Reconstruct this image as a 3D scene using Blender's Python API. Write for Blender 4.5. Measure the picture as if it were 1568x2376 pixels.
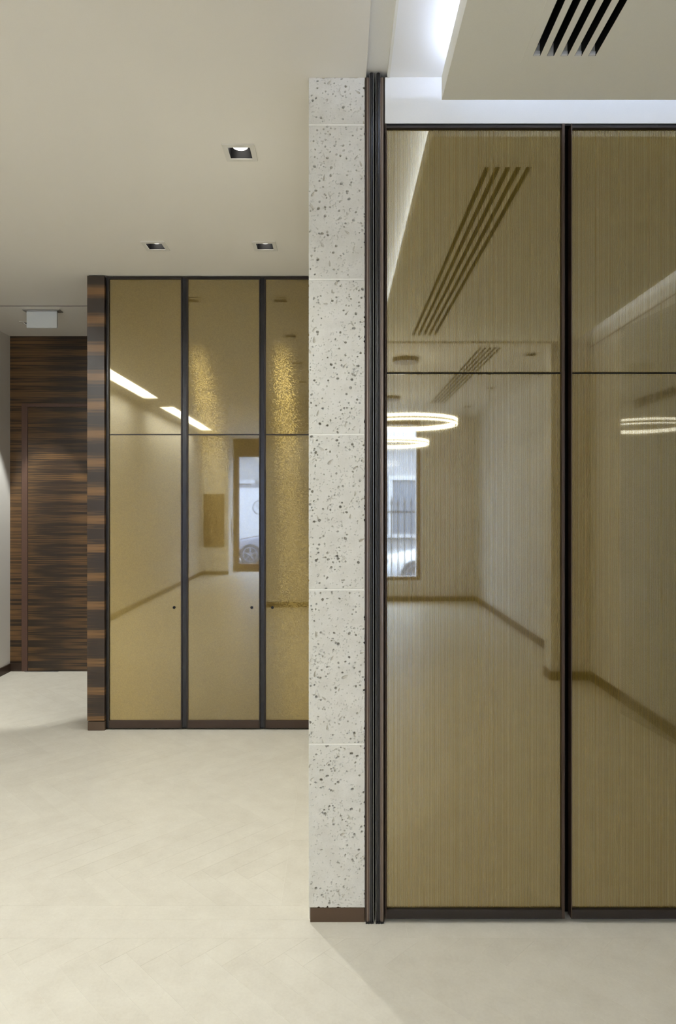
import bpy, bmesh, math, random
import numpy as np
from mathutils import Vector

# ------------------------------------------------------------------ camera, sky, exposure
SC = bpy.context.scene
COL = SC.collection
for o in list(bpy.data.objects):
    bpy.data.objects.remove(o)

F = 1568.0          # focal length in pixels (24 mm shift lens on a portrait full frame)
HOR, CX, CAMZ = 1174.0, 784.0, 1.4
cam_d = bpy.data.cameras.new('camera')
cam_d.sensor_fit = 'HORIZONTAL'
cam_d.sensor_width = 24.0
cam_d.lens = 24.0
cam_d.shift_y = -14.0 / 1568.0
cam_d.clip_start = 0.02
cam = bpy.data.objects.new('camera', cam_d)
COL.objects.link(cam)
cam.location = (0, 0, CAMZ)
cam.rotation_euler = (math.radians(90), 0, 0)
SC.camera = cam

WORLD_STRENGTH = 50.0
world = bpy.data.worlds.new('overcast_sky')
SC.world = world
world.use_nodes = True
wb = world.node_tree.nodes['Background']
wb.inputs[0].default_value = (0.45, 0.59, 1.0, 1)
wb.inputs[1].default_value = WORLD_STRENGTH

vs = SC.view_settings
vs.view_transform = 'Standard'
vs.look = 'None'
vs.gamma = 1.0
vs.use_curve_mapping = False
vs.exposure = 0.15
SC.cycles.use_denoising = True
SC.cycles.max_bounces = 12
SC.cycles.diffuse_bounces = 6
SC.cycles.glossy_bounces = 6
SC.cycles.transparent_max_bounces = 12
SC.cycles.caustics_reflective = True
SC.cycles.sample_clamp_indirect = 6.0
SC.cycles.blur_glossy = 0.6

SPOT_W = 25.0                      # each recessed downlight
SPOT_COL = (0.97, 1.0, 0.97)
SLOT_E, SLOT_COL = 24.0, (0.97, 1.0, 0.99)     # wall-wash slots in the ceiling
COVE_E, COVE_COL = 24.0, (0.62, 0.72, 1.0)    # cove strips over the ceiling raft
RING_E, RING_COL = 20.0, (0.93, 0.97, 1.0)    # ring pendants

# ------------------------------------------------------------------ plan of the rooms (metres)
H = 2.84            # ceiling
D1 = 2.272          # mirrored partition and stone fin wall
D2 = 4.22           # mirrored wardrobe
D3 = 5.73           # veneered back wall
XL, XR = -2.78, 2.03
RAFT_Z, RAFT_T = 2.704, 2.78
FY = -0.88          # wall behind the camera with the wide opening
SY = -5.40          # street facade, inner face
GZ = -0.45          # street level

def px(x, y, d):
    """photo pixel at depth d -> (X, Z)"""
    return (x - CX) * d / F, CAMZ + (HOR - y) * d / F

# ------------------------------------------------------------------ materials
def new_mat(name):
    m = bpy.data.materials.new(name)
    m.use_nodes = True
    nt = m.node_tree
    b = nt.nodes['Principled BSDF']
    return m, nt, b

def plain(name, col, rough=0.5, metal=0.0, spec=0.5, coat=0.0, bump=0.0, bscale=400.0):
    m, nt, b = new_mat(name)
    b.inputs['Base Color'].default_value = (*col, 1)
    b.inputs['Roughness'].default_value = rough
    b.inputs['Metallic'].default_value = metal
    b.inputs['Specular IOR Level'].default_value = spec
    b.inputs['Coat Weight'].default_value = coat
    n = nt.nodes.new('ShaderNodeTexNoise')
    n.inputs['Scale'].default_value = bscale
    n.inputs['Detail'].default_value = 3
    g = nt.nodes.new('ShaderNodeNewGeometry')
    nt.links.new(g.outputs['Position'], n.inputs['Vector'])
    mx = nt.nodes.new('ShaderNodeMix')
    mx.data_type = 'RGBA'
    mx.inputs[6].default_value = (*[c * 0.96 for c in col], 1)
    mx.inputs[7].default_value = (*[min(1, c * 1.04) for c in col], 1)
    nt.links.new(n.outputs['Fac'], mx.inputs[0])
    nt.links.new(mx.outputs[2], b.inputs['Base Color'])
    if bump > 0:
        bp = nt.nodes.new('ShaderNodeBump')
        bp.inputs['Strength'].default_value = bump
        bp.inputs['Distance'].default_value = 0.001
        nt.links.new(n.outputs['Fac'], bp.inputs['Height'])
        nt.links.new(bp.outputs['Normal'], b.inputs['Normal'])
    return m

def emit(name, col, e):
    m, nt, b = new_mat(name)
    b.inputs['Base Color'].default_value = (0.8, 0.8, 0.8, 1)
    b.inputs['Emission Color'].default_value = (*col, 1)
    b.inputs['Emission Strength'].default_value = e
    return m

M = {}
M['paint'] = plain('warm_white_paint', (0.80, 0.775, 0.72), 0.6, bump=0.05)
M['ceiling'] = plain('ceiling_paint', (0.80, 0.77, 0.71), 0.65, bump=0.04)
M['raft'] = plain('raft_paint', (0.80, 0.79, 0.72), 0.65, bump=0.04)
M['white'] = plain('white_paint', (0.86, 0.86, 0.85), 0.55)
M['bronze'] = plain('bronze_metal', (0.055, 0.033, 0.021), 0.42, 0.3)
M['plinth'] = plain('brown_plinth_metal', (0.095, 0.058, 0.033), 0.5, 0.2)
M['darkframe'] = plain('dark_bronze_frame', (0.030, 0.023, 0.019), 0.42, 0.4)
M['black'] = plain('black_recess', (0.006, 0.006, 0.006), 0.6, spec=0.2)
M['rubber'] = plain('black_gasket', (0.014, 0.014, 0.017), 0.22)
M['alu'] = plain('grey_aluminium', (0.42, 0.41, 0.40), 0.32, 0.8)
M['taupe'] = plain('taupe_aluminium', (0.26, 0.21, 0.17), 0.34, 0.7)
M['baffle'] = plain('black_baffle', (0.006, 0.006, 0.007), 0.45, spec=0.25)
M['dltrim'] = plain('downlight_trim_paint', (0.70, 0.68, 0.63), 0.45)
M['acrylic'] = plain('frosted_acrylic', (0.82, 0.87, 0.90), 0.35)
M['doorframe'] = plain('red_brown_door_frame', (0.115, 0.06, 0.04), 0.4)
M['brownpanel'] = plain('brown_wall_panel', (0.14, 0.07, 0.03), 0.5)
M['pavement'] = plain('pavement', (0.13, 0.13, 0.13), 0.8, bscale=20)
M['facade'] = plain('pale_render', (0.17, 0.165, 0.16), 0.8, bscale=8)
M['facade2'] = plain('grey_render', (0.085, 0.09, 0.10), 0.8, bscale=8)
M['iron'] = plain('black_iron', (0.03, 0.03, 0.035), 0.5)
M['tyre'] = plain('tyre_rubber', (0.02, 0.02, 0.022), 0.7)
M['rim'] = plain('alloy_rim', (0.12, 0.12, 0.13), 0.35, 0.9)
M['carwhite'] = plain('white_car_paint', (0.30, 0.30, 0.30), 0.25, coat=0.6)
M['cardark'] = plain('dark_car_paint', (0.02, 0.02, 0.03), 0.25, coat=0.5)
M['board'] = plain('hoarding_paint', (0.25, 0.245, 0.24), 0.6)
M['carglass'] = plain('car_glass', (0.05, 0.06, 0.08), 0.08)
M['grout'] = plain('pale_grout', (0.76, 0.72, 0.63), 0.8)
M['mortar'] = plain('white_mortar', (0.90, 0.89, 0.84), 0.8)
M['slot_glow'] = emit('slot_light', SLOT_COL, SLOT_E)
M['cove_glow'] = emit('cove_led', COVE_COL, COVE_E)
M['ring_glow'] = emit('ring_led', RING_COL, RING_E)
M['lamp_glow'] = emit('downlight_reflector', (1.0, 0.95, 0.86), 5.0)
M['lamp_dim'] = emit('faint_glow_reflector', (1.0, 0.9, 0.75), 0.15)  # faint glow painted on the switched-off downlights

def mat_mirror(name, pitch, amp, rough_amt, spark, k=1.0, dmix=0.22):
    """bronze mirror with a woven gold wire layer: vertical threads and glints"""
    m = bpy.data.materials.new(name)
    m.use_nodes = True
    nt = m.node_tree
    nt.nodes.clear()
    N, L = nt.nodes.new, nt.links.new
    out = N('ShaderNodeOutputMaterial')
    geo = N('ShaderNodeNewGeometry')
    sep = N('ShaderNodeSeparateXYZ')
    L(geo.outputs['Position'], sep.inputs[0])
    def math_(op, a, b=None, clamp=False):
        n = N('ShaderNodeMath'); n.operation = op; n.use_clamp = clamp
        for i, v in enumerate((a, b)):
            if v is None: continue
            if isinstance(v, (int, float)): n.inputs[i].default_value = v
            else: L(v, n.inputs[i])
        return n.outputs[0]
    # vertical threads
    sx = math_('MULTIPLY', sep.outputs[0], 2 * math.pi / pitch)
    st = math_('MULTIPLY', math_('ADD', math_('SINE', sx), 1.0), 0.5)
    irr = N('ShaderNodeTexNoise'); irr.noise_dimensions = '1D'
    irr.inputs['Scale'].default_value = 140.0; irr.inputs['Detail'].default_value = 2
    L(sep.outputs[0], irr.inputs['W'])
    st = math_('MULTIPLY', st, math_('ADD', math_('MULTIPLY', irr.outputs['Fac'], 1.4), 0.3))
    mod = math_('ADD', math_('MULTIPLY', st, amp), 1.0 - amp * 0.5)
    # glints of the weave
    vor = N('ShaderNodeTexVoronoi'); vor.inputs['Scale'].default_value = 250.0
    mp = N('ShaderNodeMapping'); mp.inputs['Scale'].default_value = (1.0, 1.0, 1.0)
    L(geo.outputs['Position'], mp.inputs['Vector']); L(mp.outputs[0], vor.inputs['Vector'])
    hue = N('ShaderNodeSeparateColor'); L(vor.outputs['Color'], hue.inputs[0])
    jx = math_('MULTIPLY', math_('SUBTRACT', hue.outputs[0], 0.5), spark)
    jz = math_('MULTIPLY', math_('SUBTRACT', hue.outputs[1], 0.5), spark)
    jv = N('ShaderNodeCombineXYZ'); L(jx, jv.inputs[0]); L(jz, jv.inputs[2])
    tilt = N('ShaderNodeVectorMath'); tilt.operation = 'ADD'
    L(geo.outputs['Normal'], tilt.inputs[0]); L(jv.outputs[0], tilt.inputs[1])
    gl = math_('ADD', math_('MULTIPLY', hue.outputs[2], 2.0 * spark), 1.0 - 1.0 * spark)  # glint brightness of each cell also put into the colour
    def colscale(col, f):
        c = N('ShaderNodeVectorMath'); c.operation = 'SCALE'
        c.inputs[0].default_value = col
        L(f, c.inputs['Scale'])
        return c.outputs[0]
    sharp = N('ShaderNodeBsdfAnisotropic'); sharp.distribution = 'GGX'
    sharp.inputs['Roughness'].default_value = 0.03
    L(colscale((0.262 * k, 0.226 * k, 0.14 * k), mod), sharp.inputs['Color'])
    rgh = N('ShaderNodeBsdfAnisotropic'); rgh.distribution = 'GGX'
    rgh.inputs['Roughness'].default_value = 0.45
    rgh.inputs['Anisotropy'].default_value = 0.86
    tan = N('ShaderNodeCombineXYZ'); tan.inputs[0].default_value = 1.0
    L(tan.outputs[0], rgh.inputs['Tangent'])
    L(tilt.outputs[0], rgh.inputs['Normal'])
    L(colscale((0.72, 0.50, 0.15), gl), rgh.inputs['Color'])
    mix = N('ShaderNodeMixShader'); mix.inputs[0].default_value = rough_amt
    L(sharp.outputs[0], mix.inputs[1]); L(rgh.outputs[0], mix.inputs[2])
    dif = N('ShaderNodeBsdfDiffuse'); dif.inputs['Color'].default_value = (0.34, 0.225, 0.04, 1)
    mixd = N('ShaderNodeMixShader'); mixd.inputs[0].default_value = dmix
    L(mix.outputs[0], mixd.inputs[1]); L(dif.outputs[0], mixd.inputs[2])
    mix = mixd
    fr = N('ShaderNodeFresnel'); fr.inputs['IOR'].default_value = 1.7
    clear = N('ShaderNodeBsdfAnisotropic'); clear.inputs['Roughness'].default_value = 0.0
    clear.inputs['Color'].default_value = (0.95, 0.97, 1, 1)
    mix2 = N('ShaderNodeMixShader')
    L(fr.outputs[0], mix2.inputs[0]); L(mix.outputs[0], mix2.inputs[1]); L(clear.outputs[0], mix2.inputs[2])
    L(mix2.outputs[0], out.inputs[0])
    return m

M['mirror_fine'] = mat_mirror('gold_mesh_mirror_fine', 0.0034, 0.65, 0.10, 0.0, 1.0, 0.22)
M['mirror_weave'] = mat_mirror('gold_mesh_mirror_weave', 0.0042, 0.22, 0.27, 0.10, 0.66, 0.08)

def mat_pane():
    m = bpy.data.materials.new('clear_window_glass')
    m.use_nodes = True
    nt = m.node_tree
    nt.nodes.clear()
    N, L = nt.nodes.new, nt.links.new
    out = N('ShaderNodeOutputMaterial')
    t = N('ShaderNodeBsdfTransparent'); t.inputs[0].default_value = (0.93, 0.95, 0.96, 1)
    g = N('ShaderNodeBsdfAnisotropic'); g.inputs['Roughness'].default_value = 0.0
    ge = N('ShaderNodeNewGeometry')
    dt = N('ShaderNodeVectorMath'); dt.operation = 'DOT_PRODUCT'
    L(ge.outputs['Incoming'], dt.inputs[0]); L(ge.outputs['Normal'], dt.inputs[1])
    def mm(op, a, b=0.0):
        n = N('ShaderNodeMath'); n.operation = op
        for i, v in enumerate((a, b)):
            if isinstance(v, (int, float)): n.inputs[i].default_value = v
            else: L(v, n.inputs[i])
        return n.outputs[0]
    f = mm('POWER', mm('SUBTRACT', 1.0, mm('ABSOLUTE', dt.outputs['Value'])), 4.0)
    f = mm('ADD', mm('MULTIPLY', f, 0.9), 0.05)
    mx = N('ShaderNodeMixShader')
    L(f, mx.inputs[0]); L(t.outputs[0], mx.inputs[1]); L(g.outputs[0], mx.inputs[2])
    L(mx.outputs[0], out.inputs[0])
    return m
M['pane'] = mat_pane()

def mat_wood(name, leaf, offs, fw, sf, sub):
    """striped rosewood veneer, horizontal grain, matched leaf above leaf"""
    m, nt, b = new_mat(name)
    N, L = nt.nodes.new, nt.links.new
    geo = N('ShaderNodeNewGeometry')
    sep = N('ShaderNodeSeparateXYZ'); L(geo.outputs['Position'], sep.inputs[0])
    def math_(op, a, b_=None, c=None):
        n = N('ShaderNodeMath'); n.operation = op
        for i, v in enumerate((a, b_, c)):
            if v is None: continue
            if isinstance(v, (int, float)): n.inputs[i].default_value = v
            else: L(v, n.inputs[i])
        return n.outputs[0]
    xy = math_('ADD', sep.outputs[0], math_('MULTIPLY', sep.outputs[1], 0.73))
    zl = math_('DIVIDE', math_('ADD', sep.outputs[2], offs), leaf)
    idx = math_('FLOOR', zl)
    fr = math_('SUBTRACT', zl, idx)
    fold = math_('ABSOLUTE', math_('SUBTRACT', fr, 0.5))
    def noise(ax, az, ai, scale, detail, dist, rough=0.55):
        c = N('ShaderNodeCombineXYZ')
        L(math_('MULTIPLY', xy, ax), c.inputs[0])
        L(math_('MULTIPLY', fold, az), c.inputs[1])
        L(math_('ADD', math_('MULTIPLY', idx, ai), offs * 7), c.inputs[2])
        n = N('ShaderNodeTexNoise')
        n.inputs['Scale'].default_value = scale
        n.inputs['Detail'].default_value = detail
        n.inputs['Roughness'].default_value = rough
        n.inputs['Distortion'].default_value = dist
        L(c.outputs[0], n.inputs['Vector'])
        return n.outputs['Fac']
    a = noise(1.5, 5.5, 0.03, 1.0, 2, 0.15)
    s = noise(1.7, sf, 0.06, 1.0, 3, 0.25, 0.6)
    fz = noise(3.0, 120.0, 0.2, 1.0, 2, 0.0)
    v = math_('ADD', math_('MULTIPLY', a, 0.62), math_('MULTIPLY', s, 0.55))
    v = math_('ADD', v, math_('MULTIPLY', fold, fw))
    v = math_('ADD', v, math_('MULTIPLY', math_('SUBTRACT', fz, 0.5), 0.16))
    v = math_('SUBTRACT', v, sub)
    rp = N('ShaderNodeValToRGB')
    e = rp.color_ramp.elements
    e[0].position = 0.42; e[0].color = (0.030, 0.018, 0.010, 1)
    e[1].position = 0.66; e[1].color = (0.20, 0.103, 0.035, 1)
    k = e.new(0.485); k.color = (0.044, 0.024, 0.012, 1)
    k = e.new(0.497); k.color = (0.095, 0.051, 0.019, 1)
    L(v, rp.inputs[0])
    L(rp.outputs[0], b.inputs['Base Color'])
    b.inputs['Roughness'].default_value = 0.36
    b.inputs['Coat Weight'].default_value = 0.12
    b.inputs['Coat Roughness'].default_value = 0.2
    return m
M['wood'] = mat_wood('rosewood_veneer', 0.176, 0.03, 0.20, 36.0, 0.120)
M['wood_pier'] = mat_wood('rosewood_veneer_pier', 0.178, 0.11, 0.60, 24.0, 0.27)

def mat_tile():
    m, nt, b = new_mat('cream_limestone')
    N, L = nt.nodes.new, nt.links.new
    at = N('ShaderNodeAttribute'); at.attribute_name = 'tint'
    geo = N('ShaderNodeNewGeometry')
    n1 = N('ShaderNodeTexNoise'); n1.inputs['Scale'].default_value = 9.0; n1.inputs['Detail'].default_value = 8; n1.inputs['Roughness'].default_value = 0.68
    n2 = N('ShaderNodeTexNoise'); n2.inputs['Scale'].default_value = 110.0; n2.inputs['Detail'].default_value = 5; n2.inputs['Roughness'].default_value = 0.7
    L(geo.outputs['Position'], n1.inputs['Vector']); L(geo.outputs['Position'], n2.inputs['Vector'])
    ad = N('ShaderNodeMath'); ad.operation = 'MULTIPLY_ADD'
    L(n2.outputs['Fac'], ad.inputs[0]); ad.inputs[1].default_value = 0.6; L(n1.outputs['Fac'], ad.inputs[2])
    a2 = N('ShaderNodeMath'); a2.operation = 'MULTIPLY_ADD'
    L(at.outputs['Fac'], a2.inputs[0]); a2.inputs[1].default_value = 0.40; L(ad.outputs[0], a2.inputs[2])
    rp = N('ShaderNodeValToRGB')
    e = rp.color_ramp.elements
    e[0].position = 0.38; e[0].color = (0.625, 0.58, 0.488, 1)
    e[1].position = 0.82; e[1].color = (0.735, 0.695, 0.60, 1)
    sc = N('ShaderNodeMath'); sc.operation = 'MULTIPLY'; sc.inputs[1].default_value = 0.75
    L(a2.outputs[0], sc.inputs[0]); L(sc.outputs[0], rp.inputs[0])
    L(rp.outputs[0], b.inputs['Base Color'])
    b.inputs['Roughness'].default_value = 0.42
    b.inputs['Specular IOR Level'].default_value = 0.4
    return m
M['tile'] = mat_tile()

def mat_stone():
    m, nt, b = new_mat('shelly_limestone')
    N, L = nt.nodes.new, nt.links.new
    geo = N('ShaderNodeNewGeometry')
    n1 = N('ShaderNodeTexNoise'); n1.inputs['Scale'].default_value = 18.0; n1.inputs['Detail'].default_value = 5
    n2 = N('ShaderNodeTexNoise'); n2.inputs['Scale'].default_value = 300.0; n2.inputs['Detail'].default_value = 3
    L(geo.outputs['Position'], n1.inputs['Vector']); L(geo.outputs['Position'], n2.inputs['Vector'])
    rp = N('ShaderNodeValToRGB')
    e = rp.color_ramp.elements
    e[0].position = 0.3; e[0].color = (0.66, 0.645, 0.59, 1)
    e[1].position = 0.7; e[1].color = (0.79, 0.78, 0.735, 1)
    mx = N('ShaderNodeMath'); mx.operation = 'MULTIPLY_ADD'
    L(n2.outputs['Fac'], mx.inputs[0]); mx.inputs[1].default_value = 0.35
    hf = N('ShaderNodeMath'); hf.operation = 'MULTIPLY'; hf.inputs[1].default_value = 0.65
    L(n1.outputs['Fac'], hf.inputs[0]); L(hf.outputs[0], mx.inputs[2])
    L(mx.outputs[0], rp.inputs[0])
    at = N('ShaderNodeAttribute'); at.attribute_name = 'stain'
    cm = N('ShaderNodeMix'); cm.data_type = 'RGBA'
    L(at.outputs['Fac'], cm.inputs[0]); L(rp.outputs[0], cm.inputs[6])
    cm.inputs[7].default_value = (0.30, 0.255, 0.16, 1)
    L(cm.outputs[2], b.inputs['Base Color'])
    b.inputs['Roughness'].default_value = 0.85
    b.inputs['Specular IOR Level'].default_value = 0.2
    bp = N('ShaderNodeBump'); bp.inputs['Strength'].default_value = 0.35; bp.inputs['Distance'].default_value = 0.0008
    L(n2.outputs['Fac'], bp.inputs['Height']); L(bp.outputs['Normal'], b.inputs['Normal'])
    return m
M['stone'] = mat_stone()

# ------------------------------------------------------------------ mesh helpers
class MB:
    """collects shapes in world coordinates; build() links them as one mesh object"""
    def __init__(self):
        self.v, self.f = [], []
    def box(self, x0, x1, y0, y1, z0, z1):
        n = len(self.v)
        self.v += [(x0, y0, z0), (x1, y0, z0), (x1, y1, z0), (x0, y1, z0),
                   (x0, y0, z1), (x1, y0, z1), (x1, y1, z1), (x0, y1, z1)]
        self.f += [tuple(n + i for i in q) for q in
                   ((3, 2, 1, 0), (4, 5, 6, 7), (0, 1, 5, 4), (1, 2, 6, 5), (2, 3, 7, 6), (3, 0, 4, 7))]
        return self
    def prism(self, pts, z0, z1):
        n, k = len(self.v), len(pts)
        self.v += [(p[0], p[1], z0) for p in pts] + [(p[0], p[1], z1) for p in pts]
        self.f.append(tuple(n + i for i in range(k - 1, -1, -1)))
        self.f.append(tuple(n + k + i for i in range(k)))
        for i in range(k):
            j = (i + 1) % k
            self.f.append((n + i, n + j, n + k + j, n + k + i))
        return self
    def cyl(self, c, r, axis, a, b, seg=24, r2=None):
        n = len(self.v)
        r2 = r if r2 is None else r2
        for t, rr in ((a, r), (b, r2)):
            for i in range(seg):
                u = 2 * math.pi * i / seg
                p, q = rr * math.cos(u), rr * math.sin(u)
                self.v.append({'x': (t, c[0] + p, c[1] + q), 'y': (c[0] + p, t, c[1] - q),
                               'z': (c[0] + p, c[1] + q, t)}[axis])
        self.f.append(tuple(n + i for i in range(seg - 1, -1, -1)))
        self.f.append(tuple(n + seg + i for i in range(seg)))
        for i in range(seg):
            j = (i + 1) % seg
            self.f.append((n + i, n + j, n + seg + j, n + seg + i))
        return self
    def ring(self, c, r0, r1, z0, z1, seg=96):
        n = len(self.v)
        for i in range(seg):
            u = 2 * math.pi * i / seg
            cu, su = math.cos(u), math.sin(u)
            for r, z in ((r0, z0), (r1, z0), (r1, z1), (r0, z1)):
                self.v.append((c[0] + r * cu, c[1] + r * su, z))
        for i in range(seg):
            a, b = n + 4 * i, n + 4 * ((i + 1) % seg)
            for k in range(4):
                l = (k + 1) % 4
                self.f.append((a + k, b + k, b + l, a + l))
        return self
    def slab(self, xs, ys, z0, z1, holes=()):
        """slab with rectangular holes (x0,x1,y0,y1); the hole sides are closed"""
        X = sorted(set([xs[0], xs[1]] + [min(max(h[i], xs[0]), xs[1]) for h in holes for i in (0, 1)]))
        Y = sorted(set([ys[0], ys[1]] + [min(max(h[i], ys[0]), ys[1]) for h in holes for i in (2, 3)]))
        def solid(i, j):
            if i < 0 or j < 0 or i >= len(X) - 1 or j >= len(Y) - 1: return False
            cx, cy = (X[i] + X[i + 1]) / 2, (Y[j] + Y[j + 1]) / 2
            return not any(h[0] < cx < h[1] and h[2] < cy < h[3] for h in holes)
        idx = {}
        def vert(i, j, k):
            key = (i, j, k)
            if key not in idx:
                idx[key] = len(self.v)
                self.v.append((X[i], Y[j], (z0, z1)[k]))
            return idx[key]
        for i in range(len(X) - 1):
            for j in range(len(Y) - 1):
                if not solid(i, j): continue
                self.f.append((vert(i, j, 0), vert(i, j + 1, 0), vert(i + 1, j + 1, 0), vert(i + 1, j, 0)))
                self.f.append((vert(i, j, 1), vert(i + 1, j, 1), vert(i + 1, j + 1, 1), vert(i, j + 1, 1)))
                for di, dj, a, b in ((-1, 0, (i, j + 1), (i, j)), (1, 0, (i + 1, j), (i + 1, j + 1)),
                                     (0, -1, (i, j), (i + 1, j)), (0, 1, (i + 1, j + 1), (i, j + 1))):
                    if not solid(i + di, j + dj):
                        self.f.append((vert(*a, 0), vert(*b, 0), vert(*b, 1), vert(*a, 1)))
        return self
    def build(self, name, mat, parent=None, bevel=0.0, smooth=False):
        me = bpy.data.meshes.new(name)
        off = parent_loc(parent)
        me.from_pydata([(a - off[0], b - off[1], c - off[2]) for a, b, c in self.v], [], self.f)
        me.update()
        me.materials.append(mat)
        if smooth:
            me.polygons.foreach_set('use_smooth', [True] * len(me.polygons))
        return link(name, me, parent, bevel)

def parent_loc(p):
    l = Vector((0, 0, 0))
    while p is not None:
        l += p.location
        p = p.parent
    return l

def link(name, me, parent=None, bevel=0.0):
    o = bpy.data.objects.new(name, me)
    COL.objects.link(o)
    if parent is not None:
        o.parent = parent
    if bevel > 0:
        b = o.modifiers.new('bevel', 'BEVEL')
        b.width = bevel; b.segments = 2; b.limit_method = 'ANGLE'
    return o

def thing(name, label, cat, loc, group=None):
    o = bpy.data.objects.new(name, None)
    COL.objects.link(o)
    o.empty_display_size = 0.05
    o.location = loc
    o['label'] = label; o['category'] = cat
    if group: o['group'] = group
    return o

def tag(o, label, cat, group=None):
    o['label'] = label; o['category'] = cat
    if group: o['group'] = group
    return o

def struct(o, label=None):
    o['kind'] = 'structure'
    if label: o['label'] = label
    return o

def box(name, mat, parent, x0, x1, y0, y1, z0, z1, bevel=0.0):
    return MB().box(x0, x1, y0, y1, z0, z1).build(name, mat, parent, bevel)

# ------------------------------------------------------------------ floor of herringbone planks
W, NL = 0.0875, 7
floor = struct(box('floor', M['grout'], None, -3.1, XR + 0.1, -6.1, 5.85, -0.10, -0.0004),
               'cream limestone floor laid in a herringbone of narrow planks')

def clip(poly, x0, x1, y0, y1):
    for ax, lim, sg in ((0, x0, 1), (0, x1, -1), (1, y0, 1), (1, y1, -1)):
        out = []
        for i in range(len(poly)):
            p, q = poly[i], poly[(i + 1) % len(poly)]
            a, b = sg * (p[ax] - lim), sg * (q[ax] - lim)
            if a >= 0: out.append(p)
            if a * b < 0:
                t = a / (a - b)
                out.append((p[0] + t * (q[0] - p[0]), p[1] + t * (q[1] - p[1])))
        poly = out
        if len(poly) < 3: return []
    return poly

def area(p):
    return abs(sum(p[i][0] * p[(i + 1) % len(p)][1] - p[(i + 1) % len(p)][0] * p[i][1] for i in range(len(p)))) / 2

rng = random.Random(5)
J = 0.0004
tiles = []
r2 = math.sqrt(0.5)
def field(x0, x1, y0, y1, ox, oy):
    R = int((abs(x1 - x0) + abs(y1 - y0)) / W) + 10
    for a in range(-R, R + 1):
        for b in range(-R // NL - 2, R // NL + 3):
            for k in (0, 1):
                u0, v0 = a + NL * b, a - NL * b
                if k == 0: r = (u0, u0 + NL, v0, v0 + 1)
                else: r = (u0, u0 + 1, v0 + 1, v0 + 1 + NL)
                u = [r[0] * W + J, r[1] * W - J]; v = [r[2] * W + J, r[3] * W - J]
                quad = [((uu + vv) * r2 + ox, (vv - uu) * r2 + oy) for uu, vv in
                        ((u[0], v[0]), (u[1], v[0]), (u[1], v[1]), (u[0], v[1]))]
                cxm = sum(p[0] for p in quad) / 4; cym = sum(p[1] for p in quad) / 4
                if not (x0 - 0.4 < cxm < x1 + 0.4 and y0 - 0.4 < cym < y1 + 0.4): continue
                p = clip(quad, x0 + J, x1 - J, y0 + J, y1 - J)
                if p and area(p) > 4e-5: tiles.append(p)
def strip(x0, x1, y0, y1, n, along='x'):
    for i in range(n):
        if along == 'x':
            a, b = x0 + (x1 - x0) * i / n, x0 + (x1 - x0) * (i + 1) / n
            tiles.append([(a + J, y0 + J), (b - J, y0 + J), (b - J, y1 - J), (a + J, y1 - J)])
        else:
            a, b = y0 + (y1 - y0) * i / n, y0 + (y1 - y0) * (i + 1) / n
            tiles.append([(x0 + J, a + J), (x1 - J, a + J), (x1 - J, b - J), (x0 + J, b - J)])
field(XL, XR, -6.05, 2.19, 0.264, 2.055)
strip(XL, XR, 2.19, 2.285, 8)
strip(XL, -0.10, 2.285, 2.368, 5)
field(XL, -0.20, 2.368, D3, -0.586, 2.535)
strip(-0.20, -0.10, 2.368, D2, 4, 'y')
strip(0.0, XR, 2.285, 2.36, 4)

def seen_area(p):
    pts = []
    for x, y in p:
        if y < 1.7: return 0
        pts.append((CX + x * F / y, HOR + CAMZ * F / y))
    cx_ = sum(q[0] for q in pts) / len(pts); cy_ = sum(q[1] for q in pts) / len(pts)
    if not (-60 < cx_ < 1628 and cy_ < 2430): return 0
    my = sum(q[1] for q in p) / len(p)
    if my > 2.30 and cx_ > 716: return 0
    if my > D2 + 0.05 and cx_ > 204: return 0
    return area(pts)
tiles.sort(key=seen_area, reverse=True)
def tile_mesh(polys, parent):
    mb = MB(); tint = []
    for p in polys:
        n = len(mb.f)
        mb.prism(p, -0.010, 0.0)
        t = rng.uniform(-0.16, 0.16)
        tint += [t] * (len(mb.f) - n)
    o = mb.build('floor_plank', M['tile'], parent)
    at = o.data.attributes.new('tint', 'FLOAT', 'FACE')
    at.data.foreach_set('value', tint)
    return o
NSEP = 298
for p in tiles[:NSEP]:
    if seen_area(p) > 0: tile_mesh([p], floor)
rest = tile_mesh([p for i, p in enumerate(tiles) if i >= NSEP or seen_area(p) <= 0], floor)
rest['kind'] = 'stuff'

# ------------------------------------------------------------------ ceilings
DL_LEFT = [(-0.405, 3.74), (-0.398, 2.75), (-0.41, 1.66), (-0.41, 0.62), (-0.41, -0.40), (-1.01, 3.74), (-2.42, 5.33)]
HB = 0.045
SLOTS = [(-2.60, -2.40, -0.58, 2.6), (-2.60, -2.40, -4.4, -1.38)]
GROOVE = (XL, -1.50, 4.860, 4.882)
TRK = (0.094, 0.170)
holes = [(x - HB, x + HB, y - HB, y + HB) for x, y in DL_LEFT] + SLOTS + [GROOVE]
ceil_l = struct(MB().slab((XL - 0.1, TRK[0]), (-6.1, D3 + 0.1), H, H + 0.02, holes).build('ceiling', M['ceiling']),
                'beige white plaster ceiling with recessed spotlights left of the stone wall')
ceil_r = struct(MB().slab((TRK[1], XR + 0.1), (FY - 0.2, D1 + 0.2), H, H + 0.02).build('ceiling', M['white']),
                'white ceiling above the suspended raft on the right')
struct(box('ceiling', M['ceiling'], None, TRK[1], XR + 0.1, D1 + 0.2, D3 + 0.1, H, H + 0.02), 'ceiling over the store behind the mirrored partition')
struct(box('ceiling', M['black'], None, XL - 0.3, XR + 0.3, -6.3, D3 + 0.3, H + 0.12, H + 0.16), 'dark structural slab above the plaster ceiling')
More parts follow.
